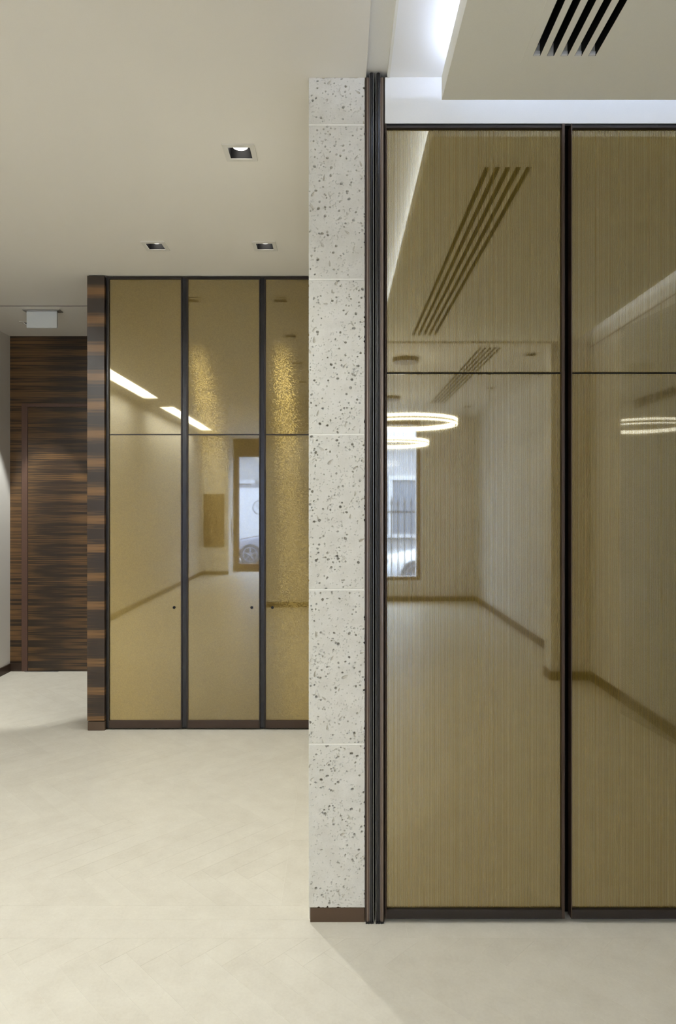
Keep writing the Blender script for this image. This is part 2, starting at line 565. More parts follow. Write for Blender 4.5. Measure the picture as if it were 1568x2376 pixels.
trk = struct(MB().box(TRK[0], TRK[1], FY - 0.2, D3, H + 0.019, H + 0.03).build('trim_1', M['white']),
             'white recessed ceiling track running towards the stone wall')
box('track_lip', M['raft'], trk, TRK[1] - 0.005, TRK[1] + 0.003, FY - 0.2, D1 - 0.005, H - 0.003, H + 0.02)
g = struct(box('trim_2', M['black'], None, XL, -1.50, 4.8602, 4.8818, H + 0.0025, H + 0.03), 'thin black strip standing in for the shade of the corridor ceiling groove')  # near-flush black insert paints the shade of the groove

# wall-wash slots: recessed tray with glowing diffuser
for i, s in enumerate(SLOTS):
    t = thing('slot_light', ('long glowing ceiling slot near the left wall, nearer the wardrobe',
                             'long glowing ceiling slot near the left wall, nearer the street door')[i],
              'light', ((s[0] + s[1]) / 2, (s[2] + s[3]) / 2, H + 0.02), 'ceiling slot lights along the left wall')
    mb = MB()
    mb.box(s[0] - 0.01, s[0], s[2], s[3], H + 0.02, H + 0.10); mb.box(s[1], s[1] + 0.01, s[2], s[3], H + 0.02, H + 0.10)
    mb.box(s[0] - 0.01, s[1] + 0.01, s[2] - 0.01, s[2], H + 0.02, H + 0.10); mb.box(s[0] - 0.01, s[1] + 0.01, s[3], s[3] + 0.01, H + 0.02, H + 0.10)
    mb.build('tray', M['white'], t)
    box('diffuser', M['slot_glow'], t, s[0], s[1], s[2], s[3], H + 0.075, H + 0.085)

# suspended raft with a slotted air vent, LED coves on top
RX0, RX1, RY0, RY1 = 0.333, 1.87, -0.79, 2.17
VX0, VY0, VY1 = 0.564, -0.60, 1.958
vent_holes = [(VX0 + 0.040 * k, VX0 + 0.040 * k + 0.0215, VY0, VY1) for k in range(5)]
raft = thing('ceiling_raft', 'flat suspended ceiling raft with slotted vent above the mirrored partition', 'ceiling panel',
             ((RX0 + RX1) / 2, (RY0 + RY1) / 2, RAFT_Z))
MB().slab((RX0, RX1), (RY0, RY1), RAFT_Z, RAFT_T, vent_holes).build('panel', M['raft'], raft)
for x in (RX0 + 0.3, RX1 - 0.3):
    for y in (RY0 + 0.4, (RY0 + RY1) / 2, RY1 - 0.4):
        MB().cyl((x, y), 0.006, 'z', RAFT_T, H, 10).build('hanger_rod', M['alu'], raft)
LI = 0.05
for nm, bx_ in (('l', (RX0 + LI, RX0 + LI + 0.012, RY0 + LI, RY1 - LI)), ('r', (RX1 - LI - 0.012, RX1 - LI, RY0 + LI, RY1 - LI)),
                ('f', (RX0 + LI + 0.02, RX1 - LI - 0.02, RY1 - LI - 0.012, RY1 - LI))):
    box('led_strip', M['cove_glow'], raft, bx_[0], bx_[1], bx_[2], bx_[3], RAFT_T, RAFT_T + 0.010)

def vent(x0, y0, y1, z, label):
    v = thing('air_vent', label, 'vent', (x0 + 0.09, (y0 + y1) / 2, z), 'slotted ceiling vents')
    fx0, fx1 = x0 - 0.026, x0 + 0.1815 + 0.026
    hs = [(x0 + 0.040 * k, x0 + 0.040 * k + 0.0215, y0, y1) for k in range(5)]
    MB().slab((fx0, fx1), (y0 - 0.028, y1 + 0.028), z - 0.0012, z + 0.0005, hs).build('flange', M['raft'], v)
    for k in range(5):
        a, b = x0 + 0.040 * k, x0 + 0.040 * k + 0.0215
        mb = MB()
        mb.box(a - 0.001, a + 0.0012, y0, y1, z, z + 0.072); mb.box(b - 0.0012, b + 0.001, y0, y1, z, z + 0.072)
        mb.box(a - 0.001, b + 0.001, y0, y1, z + 0.068, z + 0.072)
        ch = mb.build('slot_channel', M['black'], v)
        box('blade', M['baffle'], ch, a + 0.008, a + 0.0105, y0, y1 - 0.02, z + 0.018, z + 0.05)
        if k != 1:
            box('end_cap', M['white'], ch, a + 0.001, b - 0.001, y1 - 0.004, y1 - 0.001, z + 0.001, z + 0.012)
    return v
vent(VX0, VY0, VY1, RAFT_Z, 'linear air vent with five dark slots in the suspended raft')

# bulkhead above the mirrored partition, with the gap of the partition head
PT = 2.681
struct(box('wall_bulkhead', M['white'], None, 0.158, XR, D1 - 0.002, D1 + 0.16, PT + 0.004, H), 'white bulkhead strip above the mirrored partition')

# ------------------------------------------------------------------ walls
struct(box('wall_left', M['paint'], None, XL - 0.12, XL, -6.1, D3 + 0.1, 0, H + 0.12), 'plain white painted wall at the left edge')
struct(box('wall_right', M['paint'], None, XR, XR + 0.12, -6.1, D3 + 0.1, 0, H + 0.12), 'white wall seen mirrored in the right-hand glass')
struct(box('baseboard_left', M['bronze'], None, XL, XL + 0.012, -5.32, D3 - 0.001, 0, 0.066), 'dark brown skirting along the left wall')
struct(box('baseboard_right', M['plinth'], None, XR - 0.012, XR, SY, D1 - 0.01, 0, 0.075), 'brown skirting along the right wall')
struct(box('trim_3', M['bronze'], None, XR - 0.003, XR, FY, D1 - 0.01, 2.672, 2.680), 'thin dark reveal line high on the right wall')
struct(box('trim_4', M['raft'], None, XL, XL + 0.0015, -5.3, 3.0, 2.128, 2.134), 'thin joint line along the left wall')
# wall behind the camera with wide opening
WX0, WX1, OX1 = -1.03, 0.22, 1.715
struct(box('wall_front', M['paint'], None, WX0, WX1, FY - 0.18, FY, 0, H + 0.1), 'white wall behind the camera, mirrored in the wardrobe')
struct(box('baseboard_front', M['plinth'], None, WX0 - 0.012, WX1 + 0.012, FY, FY + 0.012, 0, 0.07), 'brown skirting of the wall behind the camera')
struct(box('wall_pilaster', M['paint'], None, OX1, XR, FY - 0.18, FY, 0, H + 0.1), 'narrow white pier beside the wide opening')
bp_ = MB(); bp_.box(OX1 - 0.012, XR - 0.012, FY, FY + 0.012, 0, 0.07); bp_.box(OX1 - 0.012, OX1, FY - 0.18, FY, 0, 0.07)
struct(bp_.build('baseboard_pilaster', M['plinth']), 'brown skirting of the pier beside the opening')
struct(box('wall_corridor', M['paint'], None, WX0, WX0 + 0.15, SY, FY - 0.18, 0, H + 0.1), 'white wall dividing entrance passage and street room')
# street room ceiling (lower) with second vent and the header
V2X, V2Y0, V2Y1 = 1.165, -4.02, -1.0
DL2 = [(1.66, -1.25), (1.69, -2.9), (1.70, -4.3)]
h2 = [(V2X + 0.04 * k, V2X + 0.04 * k + 0.0215, V2Y0, V2Y1) for k in range(5)] + [(x - HB, x + HB, y - HB, y + HB) for x, y in DL2]
struct(MB().slab((WX0, XR), (SY - 0.5, FY + 0.02), RAFT_Z, RAFT_Z + 0.08, h2).build('ceiling', M['ceiling']), 'white ceiling of the street room with ring pendants')
struct(box('wall_header', M['paint'], None, WX1 - 0.001, OX1 + 0.001, FY - 0.18, FY + 0.02, RAFT_Z + 0.081, H + 0.1), 'header above the wide opening')
vent(V2X, V2Y0, V2Y1, RAFT_Z, 'linear air vent with five slots in the street room ceiling')

# street facade with window opening
WINX0, WINX1, WINZ0, WINZ1 = -0.55, 1.22, 0.30, 2.66
fw = MB()
fw.box(WX0, WINX0, -6.1, SY, 0, H); fw.box(WINX1, XR, -6.1, SY, 0, H)
fw.box(WINX0, WINX1, -6.1, SY, 0, WINZ0); fw.box(WINX0, WINX1, -6.1, SY, WINZ1, H)
struct(fw.build('wall_street', M['paint']), 'white street-side wall around the tall window')
struct(box('baseboard_street', M['plinth'], None, WX0 + 0.15, XR - 0.012, SY, SY + 0.012, 0, 0.07), 'brown skirting below the street window')
win = struct(box('window_1', M['white'], None, WINX0 - 0.02, WINX1 + 0.03, SY - 0.05, SY + 0.012, WINZ0 - 0.05, WINZ0 - 0.001), 'tall bronze framed street window mirrored in the glass')
mb = MB()
mb.box(WINX1 + 0.001, WINX1 + 0.03, SY, SY + 0.012, WINZ0, WINZ1); mb.build('white_reveal', M['white'], win)
fy0, fy1 = SY - 0.12, SY - 0.05
for nm, b_ in (('frame', (WINX1 - 0.055, WINX1 - 0.001, WINZ0, WINZ1)), ('frame', (WINX0 + 0.001, WINX0 + 0.055, WINZ0, WINZ1)),
               ('frame', (WINX0 + 0.055, WINX1 - 0.055, WINZ0, WINZ0 + 0.055)), ('frame', (WINX0 + 0.055, WINX1 - 0.055, WINZ1 - 0.055, WINZ1 - 0.001)),
               ('frame', (0.31, 0.36, WINZ0 + 0.055, WINZ1 - 0.055))):
    box(nm, M['brownpanel'], win, b_[0], b_[1], fy0, fy1, b_[2], b_[3])
for a, b_ in ((WINX0 + 0.055, 0.31), (0.36, WINX1 - 0.055)):
    box('pane', M['pane'], win, a, b_, fy0 + 0.03, fy0 + 0.036, WINZ0 + 0.055, WINZ1 - 0.055)

# entrance: frontal wall, reveal, glazed door
EX = -2.235
EY = -6.02
ew = MB()
ew.box(XL, EX, -6.1, -5.32, 0, H)
struct(ew.build('wall_entrance', M['paint']), 'white wall beside the glazed street door, mirrored in the wardrobe')
struct(box('baseboard_entrance', M['bronze'], None, XL + 0.012, EX, -5.32, -5.308, 0, 0.066), 'brown skirting beside the street door')
door = struct(box('door_1', M['brownpanel'], None, EX + 0.002, WX0 - 0.002, EY - 0.05, EY + 0.02, 2.45, H - 0.002), 'bronze framed glazed street door mirrored in the wardrobe')
for b_ in ((EX + 0.002, -2.12, 0.0, 2.45), (-1.15, WX0 - 0.002, 0, 2.45), (-2.12, -1.15, 0, 0.16)):
    box('door_frame', M['brownpanel'], door, b_[0], b_[1], EY - 0.05, EY + 0.02, b_[2], b_[3])
box('pane', M['pane'], door, -2.12, -1.15, EY - 0.02, EY - 0.012, 0.16, 2.45)
tag(box('wall_panel', M['brownpanel'], None, -2.74, -2.32, -5.319, -5.295, 0.57, 1.64, 0.003), 'flat brown panel on the wall beside the street door', 'panel')
tag(box('entry_plate', M['darkframe'], None, EX, EX + 0.012, -5.75, -5.70, 0.62, 1.13, 0.002), 'slim dark upright plate on the door reveal', 'plate')

# ------------------------------------------------------------------ veneered back wall and door at the end of the corridor
WB = -1.562
back = struct(box('wall_back', M['wood'], None, XL, WB, D3, D3 + 0.1, 0.0, H), 'dark striped rosewood wall at the corridor end')
struct(box('wall_back', M['paint'], None, WB, XR, D3, D3 + 0.1, 0, H + 0.1), 'plain wall behind the wardrobe and store')
struct(box('baseboard_back', M['bronze'], None, XL + 0.012, -2.678, D3 - 0.012, D3 + 0.05, 0, 0.066), 'dark brown skirting left of the veneered door')
dr = struct(box('door_2', M['wood'], None, -2.622, -1.765, D3 - 0.011, D3 - 0.001, 0.006, 2.236), 'rosewood veneered flush door at the corridor end')
for b_ in ((-2.676, -2.625, 0, 2.266), (-1.762, -1.715, 0, 2.266), (-2.625, -1.762, 2.239, 2.266)):
    box('door_frame', M['doorframe'], dr, b_[0], b_[1], D3 - 0.016, D3 - 0.001, b_[2], b_[3], 0.002)
box('floor_plate', M['alu'], dr, -2.64, -2.36, D3 - 0.035, D3 - 0.0165, 0.0, 0.004)

# ------------------------------------------------------------------ hanging sign in the corridor
sx0, sz0 = px(62.5, 761, 4.98)
sx1, sz1 = px(133, 725, 4.98)
sg = thing('hanging_sign', 'small frosted blank sign hanging from the corridor ceiling', 'sign', ((sx0 + sx1) / 2, 4.98, H))
box('mount_plate', M['alu'], sg, sx0 - 0.02, sx1 + 0.03, 4.945, 5.015, H - 0.007, H, 0.002)
box('panel', M['acrylic'], sg, sx0, sx1, 4.972, 4.988, sz0, H - 0.007, 0.002)

# ------------------------------------------------------------------ wardrobe with mirrored doors
pier = thing('veneered_pier', 'narrow rosewood end pier left of the mirrored wardrobe', 'pier', (WB + 0.05, D2 + 0.3, 0))
box('veneer_panel', M['wood_pier'], pier, WB, -1.454, D2 - 0.012, D3 - 0.002, 0.062, H - 0.008, 0.0015)
box('plinth', M['plinth'], pier, WB + 0.002, -1.452, D2 - 0.010, D3 - 0.002, 0, 0.056, 0.003)
ward = thing('wardrobe', 'tall built-in wardrobe with mirrored gold doors between rosewood pier and stone wall', 'wardrobe', (-0.8, D2 + 0.3, 0))
box('back_panel', M['black'], ward, -1.450, -0.101, D2 + 0.034, D2 + 0.05, 0.0, H - 0.006)
box('top_rail', M['darkframe'], ward, -1.45, -0.101, D2 + 0.012, D2 + 0.034, H - 0.012, H - 0.004)
DY = D2 + 0.014
SL = F / DY
def XP(x): return (x - CX) / SL
def ZP(y): return CAMZ + (HOR - y) / SL
leaves = [(251, 423, 404, 'right'), (433.5, 604, 584, 'right'), (613.5, 747, 632, 'left')]
labels = ['mirrored gold wardrobe door next to the rosewood pier', 'middle mirrored gold wardrobe door with bright glints',
          'mirrored gold wardrobe door next to the stone wall']
for (xa, xb, xk, side), lb in zip(leaves, labels):
    x0, x1 = XP(xa), XP(xb)
    z0, z1 = ZP(1688.5), ZP(645)
    t = bpy.data.objects.new('door', None); COL.objects.link(t); t.empty_display_size = 0.05
    t.parent = ward; t.location = Vector(((x0 + x1) / 2, DY, 0)) - ward.location; t['label'] = lb
    box('stile', M['darkframe'], t, x0, x0 + 0.009, DY - 0.010, DY + 0.018, z0, z1, 0.001)
    box('stile', M['darkframe'], t, x1 - 0.0075, x1, DY - 0.010, DY + 0.018, z0, z1, 0.001)
    zb = ZP(1670.5)
    box('bottom_rail', M['bronze'], t, x0 + 0.009, x1 - 0.0075, DY - 0.010, DY + 0.018, z0, zb, 0.001)
    box('top_rail', M['darkframe'], t, x0 + 0.009, x1 - 0.0075, DY - 0.010, DY + 0.018, ZP(649), z1, 0.001)
    zm = ZP(1008.5)
    box('middle_rail', M['darkframe'], t, x0 + 0.009, x1 - 0.0075, DY - 0.003, DY + 0.018, zm - 0.0035, zm + 0.0035)
    box('lower_glass', M['mirror_weave'], t, x0 + 0.009, x1 - 0.0075, DY, DY + 0.012, zb, zm - 0.0035)
    box('upper_glass', M['mirror_weave'], t, x0 + 0.009, x1 - 0.0075, DY, DY + 0.012, zm + 0.0035, ZP(649))
    k = MB().cyl((XP(xk), ZP(1409.5)), 0.0088, 'y', DY - 0.004, DY + 0.001, 20).build('lock', M['baffle'], t)
    k['label'] = 'small round black lock'
# dark uprights in the gaps between the doors
up = MB()
for xa, xb in ((246, 251), (423, 433.5), (604, 613.5)):
    box('upright', M['rubber'], ward, XP(xa) + 0.001, XP(xb) - 0.001, DY - 0.002, DY + 0.019, 0.012, H - 0.012)

# ------------------------------------------------------------------ stone fin wall with pitted blocks
SX0, SX1 = px(716, 0, D1)[0], px(846.5, 0, D1)[0]
joints = [180, 289.5, 648, 1008, 1368.5, 1727, 2106]
zj = [px(0, y, D1)[1] for y in joints]
stone_wall = struct(box('wall_stone', M['stone'], None, SX0 + 0.001, SX1 - 0.001, D1 + 0.02, D2 + 0.06, 0.0, H - 0.004),
                    'pale shelly stone fin wall end with pitted blocks')
nr = np.random.RandomState(11)
STEP = 0.0010
def stone_block(z0, z1, first, last):
    w, h = SX1 - SX0, z1 - z0
    nx, nz = int(round(w / STEP)) + 1, int(round(h / STEP)) + 1
    xs = np.linspace(0, w, nx); zs = np.linspace(0, h, nz)
    X, Z = np.meshgrid(xs, zs)
    dep = np.zeros_like(X); stain = np.zeros_like(X)
    A = w * h / (0.19 * 0.52)
    cl = [(nr.uniform(0, w), nr.uniform(0, h)) for _ in range(max(2, int(9 * A)))]
    def spot():
        if nr.rand() < 0.30:
            c = cl[nr.randint(len(cl))]
            return (c[0] + nr.normal(0, 0.022)) % w, (c[1] + nr.normal(0, 0.03)) % h
        return nr.uniform(0, w), nr.uniform(0, h)
    def window(cx, cz, r):
        i0, i1 = np.searchsorted(zs, cz - r), np.searchsorted(zs, cz + r)
        j0, j1 = np.searchsorted(xs, cx - r), np.searchsorted(xs, cx + r)
        return slice(i0, i1), slice(j0, j1)
    def pit(cx, cz, a, b, th, d, st=0.0, tear=0.0):
        sl = window(cx, cz, max(a, b) * 1.3)
        dx, dz = X[sl] - cx, Z[sl] - cz
        u = dx * math.cos(th) + dz * math.sin(th); v = -dx * math.sin(th) + dz * math.cos(th)
        bb = b * (1 - tear * u / a) if tear else b
        q = (u / a) ** 2 + (v / bb) ** 2
        p = np.where(q < 1, np.power(np.clip(1 - q * q, 0, 1), 0.5), 0) * d
        if tear: p = p * np.clip(0.55 - 0.45 * u / a, 0.15, 1)
        dep[sl] = np.maximum(dep[sl], p)
        if st: stain[sl] = np.maximum(stain[sl], np.where(q < 1.1, st, 0))
    for _ in range(int(28 * A)):
        r = nr.uniform(0.0024, 0.0043); e = nr.uniform(1, 1.35)
        pit(*spot(), r * e, r, nr.uniform(0, 3.14), r * nr.uniform(2.6, 4.2), 0.25 * (nr.rand() < 0.6))
    for _ in range(int(85 * A)):
        r = nr.uniform(0.0017, 0.0028); e = nr.uniform(1, 1.5)
        pit(*spot(), r * e, r, nr.uniform(0, 3.14), r * nr.uniform(1.8, 4.0), 0.2 * (nr.rand() < 0.4))
    for _ in range(int(400 * A)):
        r = nr.uniform(0.0007, 0.0014)
        pit(*spot(), r * nr.uniform(1, 2.2), r, nr.uniform(0, 3.14), r * nr.uniform(0.8, 2.4))
    for _ in range(int(18 * A)):
        a = nr.uniform(0.006, 0.012)
        pit(*spot(), a, a * nr.uniform(0.20, 0.36), 1.57 + nr.normal(0, 0.6), a * nr.uniform(0.2, 0.45), nr.uniform(0.1, 0.55), 0.55)
    for _ in range(int(105 * A)):
        cx, cz = spot(); r = nr.uniform(0.0028, 0.0062); t0 = nr.uniform(0, 6.28); span = nr.uniform(0.8, 3.6)
        k = nr.uniform(0.55, 1.0); th = nr.uniform(0, 3.14)
        sl = window(cx, cz, r * 1.4)
        dx, dz = X[sl] - cx, Z[sl] - cz
        u = dx * math.cos(th) + dz * math.sin(th); v = (-dx * math.sin(th) + dz * math.cos(th)) / k
        rad = np.hypot(u, v); ang = (np.arctan2(v, u) - t0) % 6.2832
        hit = (np.abs(rad - r) < nr.uniform(0.0005, 0.0009)) & (ang < span)
        dep[sl] = np.maximum(dep[sl], np.where(hit, nr.uniform(0.0012, 0.0030), 0))
    dep += (nr.rand(nz, nx) - 0.5) * 0.00012
    # chipped arrises
    def chips(n_, length, amp):
        e = np.zeros(n_); s = np.linspace(0, length, n_)
        for _ in range(int(length * 46)):
            c, wd, am = nr.uniform(0, length), nr.uniform(0.0015, 0.006), nr.exponential(amp)
            e = np.maximum(e, am * np.clip(1 - ((s - c) / wd) ** 2, 0, 1))
        return np.minimum(e, 0.007) + nr.rand(n_) * 0.0003
    cr, clf = chips(nz, h, 0.0016), chips(nz, h, 0.0004)
    wd = 0.012
    Xs = X - np.clip((X - (w - wd)) / wd, 0, 1) * cr[:, None] + np.clip((wd - X) / wd, 0, 1) * clf[:, None]
    Zs = Z.copy()
    if last:
        ct = chips(nx, w, 0.0022); Zs = Zs - np.clip((Z - (h - wd)) / wd, 0, 1) * ct[None, :]
    if first:
        cb = chips(nx, w, 0.0014); Zs = Zs + np.clip((wd - Z) / wd, 0, 1) * cb[None, :]
    ra = 0.0012      # slightly eased arris
    edge = np.minimum(np.minimum(X, w - X), np.minimum(Z, h - Z))
    dep += np.clip(1 - edge / ra, 0, 1) * 0.0008
    V = np.stack([SX0 + Xs, D1 + dep, z0 + Zs], -1).reshape(-1, 3)
    idx = np.arange(nx * nz).reshape(nz, nx)
    quads = np.stack([idx[:-1, :-1], idx[:-1, 1:], idx[1:, 1:], idx[1:, :-1]], -1).reshape(-1, 4)
    # sides: border loop extruded to the back
    loop = np.concatenate([idx[0, :-1], idx[:-1, -1], idx[-1, :0:-1], idx[:0:-1, 0]])
    nb = len(loop); base = len(V)
    Bk = V[loop].copy(); Bk[:, 1] = D1 + 0.0195
    V = np.concatenate([V, Bk])
    k = np.arange(nb); k2 = (k + 1) % nb
    sq = np.stack([loop[k], base + k, base + k2, loop[k2]], -1)
    Q = np.concatenate([quads, sq])
    me = bpy.data.meshes.new('stone_block')
    me.vertices.add(len(V)); me.vertices.foreach_set('co', V.astype(np.float32).ravel())
    me.loops.add(len(Q) * 4); me.loops.foreach_set('vertex_index', Q.astype(np.int32).ravel())
    me.polygons.add(len(Q))
    me.polygons.foreach_set('loop_start', np.arange(0, len(Q) * 4, 4, dtype=np.int32))
    me.update(calc_edges=True)
    me.validate()
    at = me.attributes.new('stain', 'FLOAT', 'POINT')
    at.data.foreach_set('value', np.concatenate([stain.ravel(), np.zeros(nb)]).astype(np.float32))
    me.materials.append(M['stone'])
    return link('stone_block', me, stone_wall)
MJ = 0.0028
for i in range(6):
    zt, zb_ = zj[i], zj[i + 1]
    stone_block(zb_ + (MJ if i < 5 else 0), zt - (MJ if i > 0 else 0), i == 5, i == 0)
for z in zj[1:-1]:
    box('mortar_joint', M['mortar'], stone_wall, SX0 + 0.0005, SX1 - 0.001, D1 + 0.0006, D1 + 0.02, z - MJ, z + MJ)
px0 = px(719.5, 0, D1)[0]
box('plinth', M['plinth'], stone_wall, px0, SX1 - 0.001, D1 + 0.001, D1 + 0.02, 0, zj[-1] - 0.001)

# ------------------------------------------------------------------ folded screen leaves parked edge-on beside the stone
PY = D1 - 0.008
def folded_leaf(x0, x1, label, flip):
    t = thing('folding_screen_leaf', label, 'screen', ((x0 + x1) / 2, PY + 0.2, 0), 'folding screen leaves parked edge-on')
    w = x1 - x0
    def fx(a): return x0 + w * (a if not flip else 1 - a)
    def bb(name, a, b, y, mat, z0=0.004, z1=H + 0.012, y1=PY + 0.03):
        p, q = sorted((fx(a), fx(b)))
        return box(name, M[mat], t, p, q, y, y1, z0, z1, 0.0006)
    box('body', M['bronze'], t, x0 + 0.003, x1 - 0.003, PY + 0.03, PY + 0.62, 0.02, H - 0.01)
    bb('edge_profile', 0.0, 0.16, PY + 0.004, 'bronze', z1=H - 0.002)
    bb('edge_profile', 0.16, 0.33, PY + 0.002, 'taupe', z1=H - 0.002)
    bb('edge_profile', 0.33, 0.44, PY + 0.004, 'doorframe', z1=H - 0.002)
    bb('trim_line', 0.44, 0.48, PY + 0.002, 'alu')
    n = 10
    mb = MB()
    pts = []
    for i in range(n + 1):
        a = 0.48 + 0.40 * i / n
        pts.append((fx(a), PY + 0.004 - 0.004 * math.sin(math.pi * i / n)))
    pts += [(fx(0.88), PY + 0.03), (fx(0.48), PY + 0.03)]
    if not flip: pass
    else: pts = pts[::-1]
    mb.prism(pts, 0.003, H + 0.012)
    mb.build('gasket', M['rubber'], t)
    bb('trim_line', 0.90, 0.96, PY + 0.003, 'alu')
    # bristle seal at the foot
    br = MB()
    for i in range(9):
        a = x0 + w * (0.04 + 0.92 * i / 9); l = 0.0 + 0.002 * ((i * 7) % 3)
        br.box(a, a + w * 0.07, PY - 0.002, PY + 0.024, -0.0 + l * 0.4, 0.006)
    br.build('foot_seal', M['rubber'], t)
    return t
LX0, LX1 = px(847.5, 0, PY)[0], px(891.5, 0, PY)[0]
mid = (LX0 + LX1) / 2
folded_leaf(LX0, mid - 0.0018, 'folded dark screen leaf edge touching the stone wall', False)
folded_leaf(mid + 0.0018, LX1, 'folded dark screen leaf edge next to the mirrored partition', True)

# ------------------------------------------------------------------ mirrored partition on the right
GY = D1 + 0.006
S1 = F / GY
def X1p(x): return (x - CX) / S1
def Z1p(y): return CAMZ + (HOR - y) / S1
plabels = ['tall mirrored gold partition panel next to the stone wall, reflecting ring lights',
           'tall mirrored gold partition panel at the right edge of the photo',
           'tall mirrored gold partition panel against the right wall, outside the frame']
pw = X1p(1323) - X1p(895)
for i in range(3):
    x0 = X1p(893.5) + i * pw if i == 0 else X1p(1322) + (i - 1) * pw
    x1 = (X1p(1307.5) if i == 0 else x0 + (X1p(1307.5) - X1p(893.5))) if i < 2 else XR - 0.002
    t = thing('mirrored_panel', plabels[i], 'partition', ((x0 + x1) / 2, GY, 0), 'mirrored partition panels')
    z0, z1 = Z1p(2127), Z1p(291)
    zb, zt, zm = Z1p(2107), Z1p(300.5), Z1p(865.5)
    e = 0.0035
    box('stile', M['bronze'], t, x0, x0 + e, GY - 0.012, GY + 0.02, z0, z1, 0.0008)
    box('stile', M['bronze'], t, x1 - 0.009, x1, GY - 0.012, GY + 0.02, z0, z1, 0.0008)
    box('bottom_rail', M['darkframe'], t, x0 + e, x1 - 0.009, GY - 0.012, GY + 0.02, z0, zb, 0.001)
    box('top_rail', M['darkframe'], t, x0 + e, x1 - 0.009, GY - 0.010, GY + 0.02, zt, z1 - 0.006, 0.001)
    for nm, a, b in (('lower_glass', zb, zm - 0.0022), ('upper_glass', zm + 0.0022, zt)):
        o = box(nm, M['mirror_fine'], t, x0 + e, x1 - 0.009, GY, GY + 0.012, a, b, 0.003)
    box('middle_gap', M['black'], t, x0 + e, x1 - 0.009, GY + 0.004, GY + 0.014, zm - 0.0022, zm + 0.0022)
pb = struct(box('dark_backing', M['black'], None, 0.16, XR, GY + 0.055, GY + 0.07, 0, H), 'black sheet added to keep the gaps behind the mirrored partition dark')  # black colour stands in for the shade in the recess
box('head_track', M['black'], pb, 0.16, XR, GY - 0.006, GY + 0.055, PT - 0.003, PT + 0.004)

# ------------------------------------------------------------------ recessed square downlights
def downlight_proto():
    t = thing('downlight', 'x', 'downlight', (0, 0, H), 'square recessed ceiling downlights')
    o_ = 0.0645
    mb = MB().slab((-o_, o_), (-o_, o_), H - 0.006, H + 0.0005, [(-HB, HB, -HB, HB)])
    mb.v = [(a, b, c) for a, b, c in mb.v]
    tr = mb.build('trim', M['dltrim'], t)
    q = MB(); z1 = H + 0.065
    q.box(-HB, -HB + 0.0015, -HB, HB, H - 0.002, z1); q.box(HB - 0.0015, HB, -HB, HB, H - 0.002, z1)
    q.box(-HB, HB, -HB, -HB + 0.0015, H - 0.002, z1); q.box(-HB, HB, HB - 0.0015, HB, H - 0.002, z1)
    q.box(-HB, HB, -HB, HB, z1, z1 + 0.002)
    q.build('baffle', M['baffle'], t)
    MB().cyl((0, 0), 0.031, 'z', H + 0.022, H + 0.064, 28, 0.02).build('lamp', M['lamp_glow'], t, smooth=False)
    return t
proto = downlight_proto()
def put_downlight(x, y, z, label, lit, first=[True]):
    if first[0]:
        t = proto; first[0] = False; kids = list(t.children)
    else:
        t = proto.copy(); COL.objects.link(t); kids = []
        for c in [k for k in proto.children if k.type == 'MESH']:
            d = c.copy(); COL.objects.link(d); d.parent = t; kids.append(d)
    t.location = (x, y, z); t['label'] = label
    if not lit:
        for k in kids:
            if k.name.startswith('lamp'):
                k.data = k.data.copy(); k.data.materials[0] = M['lamp_dim']
    else:
        ld = bpy.data.lights.new('downlight_beam', 'SPOT')
        ld.energy = SPOT_W * lit; ld.color = SPOT_COL
        ld.spot_size = math.radians(104 if lit < 2 else 47); ld.spot_blend = 0.75 if lit < 2 else 0.25
        ld.shadow_soft_size = 0.014
        lo = bpy.data.objects.new('downlight_beam', ld)
        COL.objects.link(lo); lo.parent = t; lo.location = (0, 0, 0.012)
    return t
dl_labels = ['lit square downlight above the wardrobe, nearer the stone wall', 'largest lit square downlight beside the stone wall top',
             'square downlight third from the wardrobe, seen mirrored', 'square downlight fourth from the wardrobe, seen mirrored',
             'square downlight nearest the wall behind the camera', 'lit square downlight above the middle of the wardrobe',
             'square downlight half hidden behind the hanging corridor sign']
for (x, y), lb, k in zip(DL_LEFT, dl_labels, (1.0, 1.5, 1.2, 1.2, 1.0, 0.85, 6.0)):
    put_downlight(x, y, H, lb, k)
for (x, y), lb in zip(DL2, ('unlit square downlight by the opening pier in the street room', 'unlit square downlight midway along the street room',
                            'unlit square downlight nearest the street window')):
    put_downlight(x, y, RAFT_Z, lb, 0)

